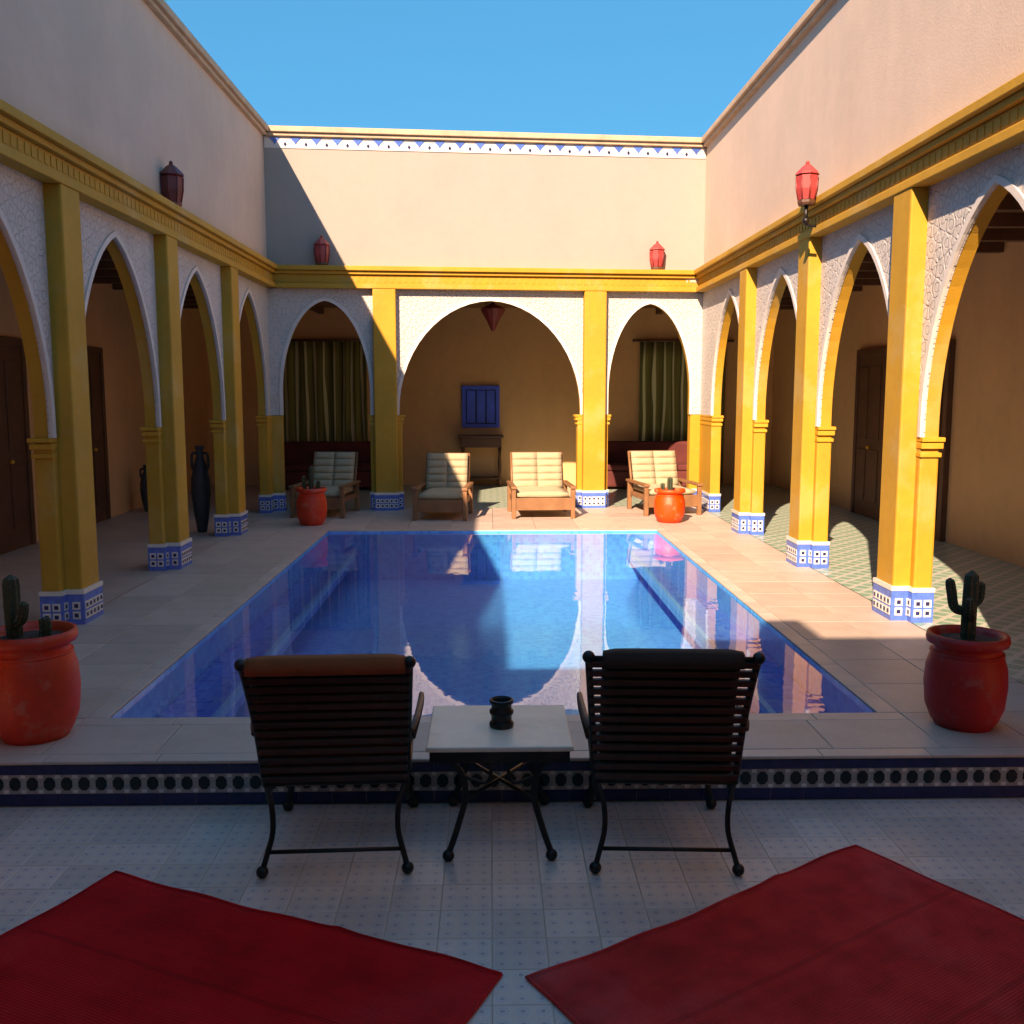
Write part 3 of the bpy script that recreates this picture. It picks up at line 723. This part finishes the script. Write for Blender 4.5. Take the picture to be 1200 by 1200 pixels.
def ribbed(m, pts, r, ribs=8):
    P = spline(pts, 5); n = len(P); seg = ribs * 2
    vs_, fs = [], []; prev = None
    for i, p in enumerate(P):
        t = (P[min(i + 1, n - 1)] - P[max(i - 1, 0)]).normalized()
        a = t.cross(Vector((.1, .2, .97))) if prev is None else prev - t * prev.dot(t)
        if a.length < .05: a = t.cross(Vector((1, 0, 0)))
        a.normalize(); prev = a; b = t.cross(a)
        f = i / (n - 1); rr = r * (min(1, .75 + f * 2) if f < .2 else 1.0) * (math.sqrt(max(0.02, 1 - ((f - .82) / .18) ** 2)) if f > .82 else 1)
        for k in range(seg):
            q = 2 * math.pi * k / seg; rk = rr * (1.0 if k % 2 == 0 else .76)
            vs_.append(p + a * rk * math.cos(q) + b * rk * math.sin(q))
    for i in range(n - 1):
        for k in range(seg):
            k2 = (k + 1) % seg; fs.append((i * seg + k, (i + 1) * seg + k, (i + 1) * seg + k2, i * seg + k2))
    fs.append(tuple(reversed([(n - 1) * seg + k for k in range(seg)])))
    m.add(vs_, fs, 0, False)
    sp = [vs_[i * seg + k] for i in range(1, n - 1) for k in range(0, seg, 2)]
    return sp
def cactus(label, loc, stems, grp='cacti growing in the pots'):
    t = thing('cactus', label, 'cactus', loc, 0, grp)
    rs = random.Random(int(loc[0] * 100)); spm = MB()
    for (pts, r) in stems:
        m = MB(); sp = ribbed(m, pts, r); m.build('stem', 'cactus', t)
        for p in sp:
            d = Vector((rs.uniform(-1, 1), rs.uniform(-1, 1), rs.uniform(-.3, .8))).normalized() * .018
            p = Vector(p); e = d.cross(Vector((0, 0, 1))).normalized() * .0012
            spm.add([p - e, p + e, p + d], [(0, 1, 2)])
    tag(spm.build('spines', 'spine', t), kind='stuff')
    return t
gp = 'glazed pots round the pool'
pot('plant_pot', 'large scarlet glazed pot on shaded deck above the tiled step', (-2.37, 4.99, DK), 'pot_scarlet', .225, .56, gp)
cactus('dark columnar cactus in the large scarlet pot above the step', (-2.37, 4.99, DK + .5), [([(-.08, 0, 0), (-.085, 0, .18), (-.085, 0, .35)], .042), ([(-.06, -.03, .1), (-.02, -.04, .13), (-.005, -.04, .22)], .026), ([(.05, .04, 0), (.06, .04, .06), (.055, .04, .12)], .03)])
pot('plant_pot', 'dark crimson glazed pot beside the step and golden piers', (2.54, 5.06, DK), 'pot_red', .208, .50, gp)
cactus('tall branching black green cactus in the dark crimson pot', (2.54, 5.06, DK + .44), [([(0, 0, 0), (0, 0, .2), (.005, 0, .40)], .038), ([(-.02, 0, .18), (-.08, 0, .20), (-.10, 0, .28), (-.115, 0, .36)], .026), ([(.02, 0, .22), (.05, 0, .25), (.055, 0, .34)], .024), ([(0, -.02, .14), (-.03, -.07, .20), (-.04, -.08, .27)], .022)])
pot('plant_pot', 'small scarlet pot in shade in front of a cream lounge chair', (-2.42, 13.22, DK), 'pot_scarlet', .205, .50, gp)
cactus('small thin cactus in the small scarlet pot', (-2.42, 13.22, DK + .44), [([(0, 0, 0), (0, 0, .15), (.01, 0, .36)], .035), ([(-.08, .02, 0), (-.10, .02, .12), (-.10, .02, .22)], .03), ([(.08, -.03, 0), (.10, -.03, .1), (.10, -.03, .16)], .028)])
pot('plant_pot', 'bright orange sunlit pot by the far corner of the pool', (2.46, 13.38, DK), 'pot_orange', .215, .46, gp)
cactus('small pale cactus in the bright orange pot', (2.46, 13.38, DK + .40), [([(0, 0, 0), (0, 0, .12), (0, 0, .22)], .04), ([(-.08, 0, 0), (-.1, 0, .08), (-.1, 0, .14)], .03)])
def amphora(name, label, loc, r, h, mat):
    t = thing(name, label, 'jar', loc)
    MB().lathe([(.45 * r, 0), (.5 * r, .02 * h), (.75 * r, .18 * h), (1.0 * r, .45 * h), (.95 * r, .62 * h), (.6 * r, .80 * h), (.38 * r, .88 * h), (.36 * r, .94 * h), (.5 * r, .99 * h), (.48 * r, h), (.36 * r, .985 * h), (.3 * r, .9 * h)], 24).build('jar_body', mat, t)
    for s in (-1, 1):
        MB().tube(spline([(s * .36 * r, 0, .92 * h), (s * .8 * r, 0, .90 * h), (s * .85 * r, 0, .78 * h), (s * .72 * r, 0, .72 * h)], 5), .018, 8).build('handle', mat, t)
    return t
amphora('floor_jar', 'tall slate coloured jar behind a shaded arcade pier', (-3.70, 12.55, DK), .12, 1.1, 'amphora')
amphora('floor_jar', 'slim black jar by the shaded gallery wall', (-5.15, 14.75, DK), .10, .70, 'amphora')

# ------------------------------------------------------------------ carpets
def carpet(label, cx, cy, ang, lx, ly, mat):
    t = thing('carpet', label, 'carpet', (cx, cy, 0.0), ang, 'red carpets on the lower floor')
    m = MB(); nx, nyy = 40, 48; rs = random.Random(int(cx * 50))
    ph = [rs.uniform(0, 6) for _ in range(6)]
    def h(u, v):
        return .013 + .006 * (math.sin(3.1 * u + ph[0] + 1.3 * v) + math.sin(5.3 * v + ph[1] - u)) * .5 + .0018 * math.sin(17 * u + 3 * v + ph[2]) + .010 * math.exp(-((u + .55 + .25 * math.sin(1.7 * v + ph[5])) / .045) ** 2) * (.5 + .5 * math.sin(2.3 * v + ph[0]))
    top = []
    for j in range(nyy + 1):
        for i in range(nx + 1):
            u, v = -lx * i / nx, -ly * j / nyy
            eu = (.012 * math.sin(3.4 * v + ph[3]) + .004 * math.sin(13 * v + ph[1])) * (i in (0, nx)); ev = (.012 * math.sin(3.1 * u + ph[4]) + .004 * math.sin(12 * u + ph[2])) * (j in (0, nyy))
            top.append((u + eu, v + ev, max(.006, h(u, v))))
    w = nx + 1
    m.add(top, [(j * w + i + 1, j * w + i, (j + 1) * w + i, (j + 1) * w + i + 1) for j in range(nyy) for i in range(nx)], 0, True)
    rim = [j * w for j in range(nyy + 1)] + [nyy * w + i for i in range(1, nx + 1)] + [j * w + nx for j in range(nyy - 1, -1, -1)] + [i for i in range(nx - 1, 0, -1)]
    o = len(m.v); m.v += [(top[i][0], top[i][1], .0008) for i in rim]
    for a in range(len(rim)):
        b = (a + 1) % len(rim); m.f.append([rim[b], rim[a], o + a, o + b]); m.mi.append(0); m.sm.append(False)
    m.build('pile', mat, t)
    bd = MB().tube([(top[i][0], top[i][1], top[i][2] - .002) for i in rim + rim[:1]], .007, 6, cap=False)
    bd.build('bound_edge', mat, t)
    return t
# near edge runs from the outer corner towards the gap between the two carpets
a1 = math.atan2(3.173 - 3.925, .024 + 1.574)
carpet('crimson wool carpet laid askew behind the rust cushioned chair', .024, 3.173, a1, 1.766, 2.3, 'carpet_a')
a2 = math.atan2(4.089 - 3.146, 1.615 - .126)
carpet('brighter red wool carpet laid askew behind the dark brown chair', 1.615, 4.089, a2, 1.762, 2.4, 'carpet_b')

# ------------------------------------------------------------------ near chairs
def garden_chair(label, loc, rz, cush, w=.58, lean=.22, flare=0.03, inset=0.0):
    t = thing('garden_chair', label, 'chair', loc, rz, 'slatted chairs facing the pool')
    hw = w / 2; zs = .37; zt_ = .94
    def bk(f, x=0): # point on the back, f 0 (seat) .. 1 (top)
        return Vector((x * (1 + flare * f / hw), -.20 - lean * f - .04 * math.sin(f * math.pi) * -1, zs + (zt_ - zs) * f))
    # side frames
    for s in (-1, 1):
        MB().tube([bk(i / 10, s * hw) for i in range(11)], .015, 8).ball(tuple(bk(1.0, s * hw) + Vector((0, -.01, .012))), .026).build('back_post', 'iron', t)
        MB().tube([(s * hw, -.20, zs), (s * hw, .10, zs - .01), (s * hw, .36, zs + .015)], .015, 8).build('seat_rail', 'iron', t)
        MB().tube(spline([(s * hw, -.19, zs), (s * (hw - .03), -.235, .29), (s * (hw - .035), -.25, .18), (s * (hw - .01), -.275, .08), (s * (hw + .005), -.29, .03)], 5), [.012] * 21, 8).ball((s * (hw + .005), -.29, .026), .026).build('leg', 'iron', t)
        MB().tube(spline([(s * hw, .33, zs), (s * (hw - .025), .35, .27), (s * (hw - .02), .36, .15), (s * (hw + .005), .375, .03)], 5), .015, 8).ball((s * (hw + .005), .375, .026), .027).build('leg', 'iron', t)
        ar = MB().tube(spline([bk(.42, s * (hw + .012)), (s * (hw + .045), -.16, .63), (s * (hw + .055), .08, .625), (s * (hw + .055), .26, .60), (s * (hw + .05), .33, .53), (s * (hw + .035), .30, .47), (s * (hw + .01), .30, .375)], 6), .013, 8)
        ar.build('armrest', 'wood', t)
        for (yy, zz, rr, d) in ((-.12, .285, .055, 1), (.2, .285, .055, -1)):
            pts = [(s * hw, yy + d * rr * (1 - .055 * k) * math.cos(k * .42), zz + rr * (1 - .055 * k) * math.sin(k * .42)) for k in range(16)]
            MB().tube(pts, .009, 6).build('scroll', 'iron', t)
    MB().tube([bk(1.0, -hw), bk(1.0, hw)], .015, 8).build('top_rail', 'iron', t)
    MB().tube([(-hw + .008, -.268, .10), (hw - .008, -.268, .10)], .009, 8).build('stretcher', 'iron', t)
    MB().tube([(-hw, -.2, zs), (hw, -.2, zs)], .013, 8).build('cross_rail', 'iron', t)
    MB().tube([(-hw, .35, zs + .012), (hw, .35, zs + .012)], .013, 8).build('cross_rail', 'iron', t)
    nsl = 13
    ang = math.atan2(lean, zt_ - zs)
    rot = Matrix.Rotation(ang, 3, 'X')
    for i in range(nsl):
        f = (i + .6) / nsl
        p = bk(f); hx = (hw + flare * f) + .004
        MB().box(-hx, hx, -.010, .010, -.0145, .0145, rot=rot).build('back_slat', 'slat', t, tuple(p + Vector((0, -.012, 0))), bevel=.004)
    for i in range(11):
        y = -.16 + i * .049
        MB().box(-hw + .005, hw - .005, y - .019, y + .019, zs - .006, zs + .014).build('seat_slat', 'slat', t, bevel=.004)
    # cushion: back pad hooked over the top rail, and seat pad
    def pad(pts_c, thick, hx, mat, name):
        m = MB(); n_ = len(pts_c); prof = []
        ring = []
        for i, (y, z) in enumerate(pts_c):
            a_ = pts_c[max(i - 1, 0)]; b_ = pts_c[min(i + 1, n_ - 1)]
            tx, tz = b_[0] - a_[0], b_[1] - a_[1]; l = math.hypot(tx, tz); nx_, nz_ = -tz / l, tx / l
            e = math.sqrt(max(.04, 1 - (2 * i / (n_ - 1) - 1) ** 6))
            prof.append(((y + nx_ * thick * e, z + nz_ * thick * e), (y - nx_ * thick * e, z - nz_ * thick * e)))
        loop = [p[0] for p in prof] + [p[1] for p in reversed(prof)]
        K = 12; xs = [-hx + 2 * hx * k / K for k in range(K + 1)]; ln = len(loop)
        cyc = [(sum(p[0] for p in loop) / ln, sum(p[1] for p in loop) / ln)]
        vs_ = []
        for k, x in enumerate(xs):
            e = math.sqrt(max(.05, 1 - (2 * k / K - 1) ** 8))
            for j, (y, z) in enumerate(loop):
                c_ = pts_c[j] if j < n_ else pts_c[2 * n_ - 1 - j]
                vs_.append((x, c_[0] + (y - c_[0]) * e, c_[1] + (z - c_[1]) * e))
        fs = [(k * ln + j, k * ln + (j + 1) % ln, (k + 1) * ln + (j + 1) % ln, (k + 1) * ln + j) for k in range(K) for j in range(ln)]
        fs += [tuple(reversed(range(ln))), tuple(K * ln + j for j in range(ln))]
        m.add(vs_, fs, 0, True); return m.build(name, mat, t)
    bp_ = [(bk(f).y + .034, bk(f).z + .012) for f in [i / 9 for i in range(10)]]
    bp_[-1] = (bp_[-1][0] - .02, bp_[-1][1] + .01)
    top = bk(1.0)
    bp_ += [(top.y + .012, top.z + .030), (top.y - .022, top.z + .026), (top.y - .030, top.z - .004), (top.y - .026, top.z - .03)]
    pad(bp_, .013, hw + flare * .5 - inset, cush, 'back_cushion')
    pad([(-.14 + i * .052, zs + .04) for i in range(10)], .028, hw - .02, cush, 'seat_cushion')
    return t
garden_chair('slatted iron chair with a rust orange cushion over its top rail', (-.665, 4.185, 0), R(2.5), 'rust_cushion', w=.59, lean=.24)
garden_chair('slatted iron chair with a dark brown cushion, beside stone topped table', (.745, 4.165, 0), R(-3), 'brown_cushion', w=.585, lean=.16, flare=.045, inset=.035)

# side table
tb = thing('side_table', 'beige stone topped iron table between the two slatted chairs', 'table', (.035, 4.30, 0))
MB().box(-.315, .315, -.285, .285, .482, .505).build('table_top', 'tabletop', tb, bevel=.006)
ap = MB().box(-.30, .30, -.27, -.255, .43, .484).box(-.30, .30, .255, .27, .43, .484).box(-.30, -.285, -.255, .255, .43, .484).box(.285, .30, -.255, .255, .43, .484)
ap.build('apron', 'iron', tb)
for sx in (-1, 1):
    for sy in (-1, 1):
        MB().tube(spline([(sx * .22, sy * .25, .45), (sx * .16, sy * .235, .36), (sx * .15, sy * .235, .26), (sx * .185, sy * .26, .13), (sx * .222, sy * .285, .03)], 5), .014, 8).ball((sx * .222, sy * .285, .024), .026).build('leg', 'iron', tb)
    MB().tube(spline([(sx * .16, -.235, .36), (sx * .06, -.24, .33), (sx * .04, -.24, .40), (sx * .10, -.24, .43)], 6), .008, 6).build('scroll', 'iron', tb)
MB().tube([(-.152, -.236, .25), (.152, .236, .25)], .009, 6).tube([(-.152, .236, .25), (.152, -.236, .25)], .009, 6).build('cross_brace', 'iron', tb)
lj = thing('table_lantern', 'small dark banded metal candle jar on the stone tabletop', 'candle jar', (.045, 4.28, .505))
MB().lathe([(.052, 0), (.056, .01), (.054, .02), (.046, .028), (.046, .055), (.054, .062), (.055, .075), (.046, .082), (.045, .105), (.054, .112), (.055, .124), (.046, .128), (.043, .11), (.042, .03)], 20).build('jar_body', 'iron', lj)
MB().lathe([(.040, .03), (.040, .09), (.036, .095), (.004, .092)], 16).build('candle', 'pearl', lj)

# ------------------------------------------------------------------ cream lounge chairs at the far side
def puff(m, x0, x1, y0, y1, z0, z1, mapf, b=.022, n=5):
    K = n; vs_, fs = [], []
    for side in (0, 1):
        for j in range(K + 1):
            for i in range(K + 1):
                u, v = i / K, j / K
                e = (16 * u * (1 - u) * v * (1 - v)) ** .35 if 0 < u < 1 and 0 < v < 1 else 0
                zc = (z0 + z1) / 2; hh = (z1 - z0) / 2
                vs_.append(mapf(x0 + (x1 - x0) * u, y0 + (y1 - y0) * v, zc + (1 if side else -1) * (hh * .45 + hh * .55 * e)))
    W = (K + 1) ** 2
    for j in range(K):
        for i in range(K):
            a = j * (K + 1) + i
            fs.append((a, a + K + 1, a + K + 2, a + 1)); fs.append((W + a, W + a + 1, W + a + K + 2, W + a + K + 1))
    edge = [i for i in range(K)] + [K + j * (K + 1) for j in range(K)] + [K * (K + 1) + i for i in range(K, 0, -1)] + [j * (K + 1) for j in range(K, 0, -1)]
    for a, b_ in zip(edge, edge[1:] + edge[:1]): fs.append((a, b_, W + b_, W + a))
    m.add(vs_, fs, 0, True)
def lounge(label, loc, rz, w=.80):
    t = thing('lounge_chair', label, 'lounge chair', loc, rz, 'cream lounge chairs along the far side')
    hw = w / 2; zs = .26; lean = R(22); zt_ = .62
    bm_ = MB()
    def bmap(x, s_, d): # back local: s along back, d thickness
        y0, z0 = .42, zs + .08
        return (x, y0 + s_ * math.sin(lean) - d * math.cos(lean), z0 + s_ * math.cos(lean) + d * math.sin(lean))
    rows_ = 5; H_ = .55
    for i in range(rows_):
        m = MB()
        for c_ in range(2):
            puff(m, -hw + .05 + c_ * (hw - .05), c_ * (hw - .05), i * H_ / rows_, (i + 1) * H_ / rows_, 0, .11, bmap)
        m.build('back_cushion', 'cream', t)
    for i in range(4):
        m = MB(); puff(m, -hw + .05, hw - .05, -.42 + i * .215, -.42 + (i + 1) * .215, zs + .02, zs + .13, lambda x, y, z: (x, y, z), n=6); m.build('seat_cushion', 'cream', t)
    MB().box(-hw, hw, -.44, .5, zs - .05, zs + .018).build('seat_frame', 'teak', t, bevel=.008)
    MB().box(-hw, hw, -.455, -.43, zs - .14, zs + .035).build('front_rail', 'teak', t, bevel=.006)
    for s in (-1, 1):
        MB().box(s * hw - .03, s * hw + .03, -.47, -.40, 0, zs + .16).build('leg', 'teak', t, bevel=.008)
        MB().box(s * hw - .03, s * hw + .03, .40, .47, 0, zs + .16).build('leg', 'teak', t, bevel=.008)
        MB().box(s * hw - .04, s * hw + .04, -.49, .52, zs + .162, zs + .20).build('armrest', 'teak', t, bevel=.008)
    f_ = MB()
    for s in (-1, 1):
        f_.tube([bmap(s * (hw - .04), -.1, -.02), bmap(s * (hw - .04), H_ + .03, -.02)], .02, 6)
    f_.tube([bmap(-hw + .04, H_ + .02, -.02), bmap(hw - .04, H_ + .02, -.02)], .02, 6)
    f_.build('back_frame', 'teak', t)
    return t
lounge('cream cushioned lounge chair half in shadow, beside the shaded golden pillar', (-.68, 14.02, DK), R(-4), .70)
lounge('fully sunlit cream lounge chair in front of the wide arch', (.72, 14.22, DK), R(3), .84)
lounge('cream lounge chair behind the bright orange pot', (2.58, 14.55, DK), R(8), .80)
lounge('shaded cream lounge chair behind the small scarlet pot', (-2.42, 14.35, DK), R(-6), .72)

# ------------------------------------------------------------------ far gallery furniture
def curtain(label, x0, x1, y, z0, z1):
    t = thing('curtain', label, 'curtain', ((x0 + x1) / 2, y, z0), 0, 'striped curtains in the far gallery')
    m = MB(); n_ = 90; w = x1 - x0; rows = 8; vs_, fs, al = [], [], []
    for j in range(rows + 1):
        f = j / rows
        for i in range(n_ + 1):
            u = i / n_
            vs_.append((-w / 2 + w * u, (.04 * math.sin(u * w * 26 + 1.7 * math.sin(u * w * 4.1) + .8 * math.sin(f * 3)) + .02 * math.sin(u * w * 11 + x0)) * (1 - .35 * f), (z1 - z0) * f)); al.append(u * w)
    for j in range(rows):
        for i in range(n_):
            a = j * (n_ + 1) + i; fs.append((a, a + 1, a + n_ + 2, a + n_ + 1))
    m.add(vs_, fs, 0, True); o = m.build('drape', 'curtain', t)
    at = o.data.attributes.new('along', 'FLOAT', 'POINT'); at.data.foreach_set('value', al)
    so = o.modifiers.new('solid', 'SOLIDIFY'); so.thickness = .006
    r = MB().tube([(-w / 2 - .12, 0, z1 - z0 + .02), (w / 2 + .12, 0, z1 - z0 + .02)], .022, 8).ball((-w / 2 - .12, 0, z1 - z0 + .02), .035).ball((w / 2 + .12, 0, z1 - z0 + .02), .035)
    for s in (-1, 1): r.tube([(s * (w / 2 + .06), 0, z1 - z0 + .02), (s * (w / 2 + .06), GY - y + .01, z1 - z0 + .02)], .012, 6)
    r.build('curtain_rod', 'wood', t)
    return t
curtain('olive striped curtain in the gallery corner behind the small scarlet pot', -4.15, -2.35, GY - .12, DK + .03, 2.96)
curtain('olive striped curtain in the gallery corner behind the bright orange pot', 2.85, 4.5, GY - .12, DK + .03, 2.96)
def sofa(label, x0, x1, y):
    w = x1 - x0
    t = thing('sofa', label, 'sofa', ((x0 + x1) / 2, y, DK), 0, 'dark sofas in the far gallery')
    MB().box(-w / 2, w / 2, -.38, .36, .05, .34).build('base', 'burgundy', t, bevel=.03)
    MB().box(-w / 2, w / 2, .18, .38, .34, .86).build('backrest', 'burgundy', t, bevel=.05)
    k = 3
    for i in range(k):
        MB().box(-w / 2 + .12 + i * (w - .24) / k + .008, -w / 2 + .12 + (i + 1) * (w - .24) / k - .008, -.37, .17, .345, .46).build('seat_cushion', 'burgundy', t, bevel=.035)
    for s in (-1, 1):
        MB().box(s * (w / 2 - .06) - .06, s * (w / 2 - .06) + .06, -.39, .36, .342, .60).build('armrest', 'burgundy', t, bevel=.03)
        for yy in (-.32, .3): MB().box(s * (w / 2 - .08) - .03, s * (w / 2 - .08) + .03, yy - .03, yy + .03, 0, .06).build('foot', 'wood', t)
    return t
sofa('burgundy sofa under the curtain behind the small scarlet pot', -4.0, -2.0, 18.3)
sofa('burgundy sofa under the curtain behind the bright orange pot', 2.0, 4.2, 18.3)
cn = thing('console_table', 'dark carved wooden console below the blue window', 'console', (-.18, 18.74, DK))
MB().box(-.42, .42, -.20, .22, .92, .97).build('table_top', 'wood', cn, bevel=.01)
MB().box(-.38, .38, -.17, .20, .74, .918).build('drawer_box', 'wood', cn, bevel=.006)
for sx in (-1, 1):
    for sy in (-.15, .17): MB().lathe([(.03, 0), (.035, .1), (.02, .16), (.035, .4), (.022, .6), (.035, .745)], 10, (sx * .35, sy, 0)).build('leg', 'wood', cn)
MB().box(-.38, .38, -.17, .20, .14, .165).build('shelf', 'wood', cn, bevel=.004)
print('objects', len(bpy.data.objects))
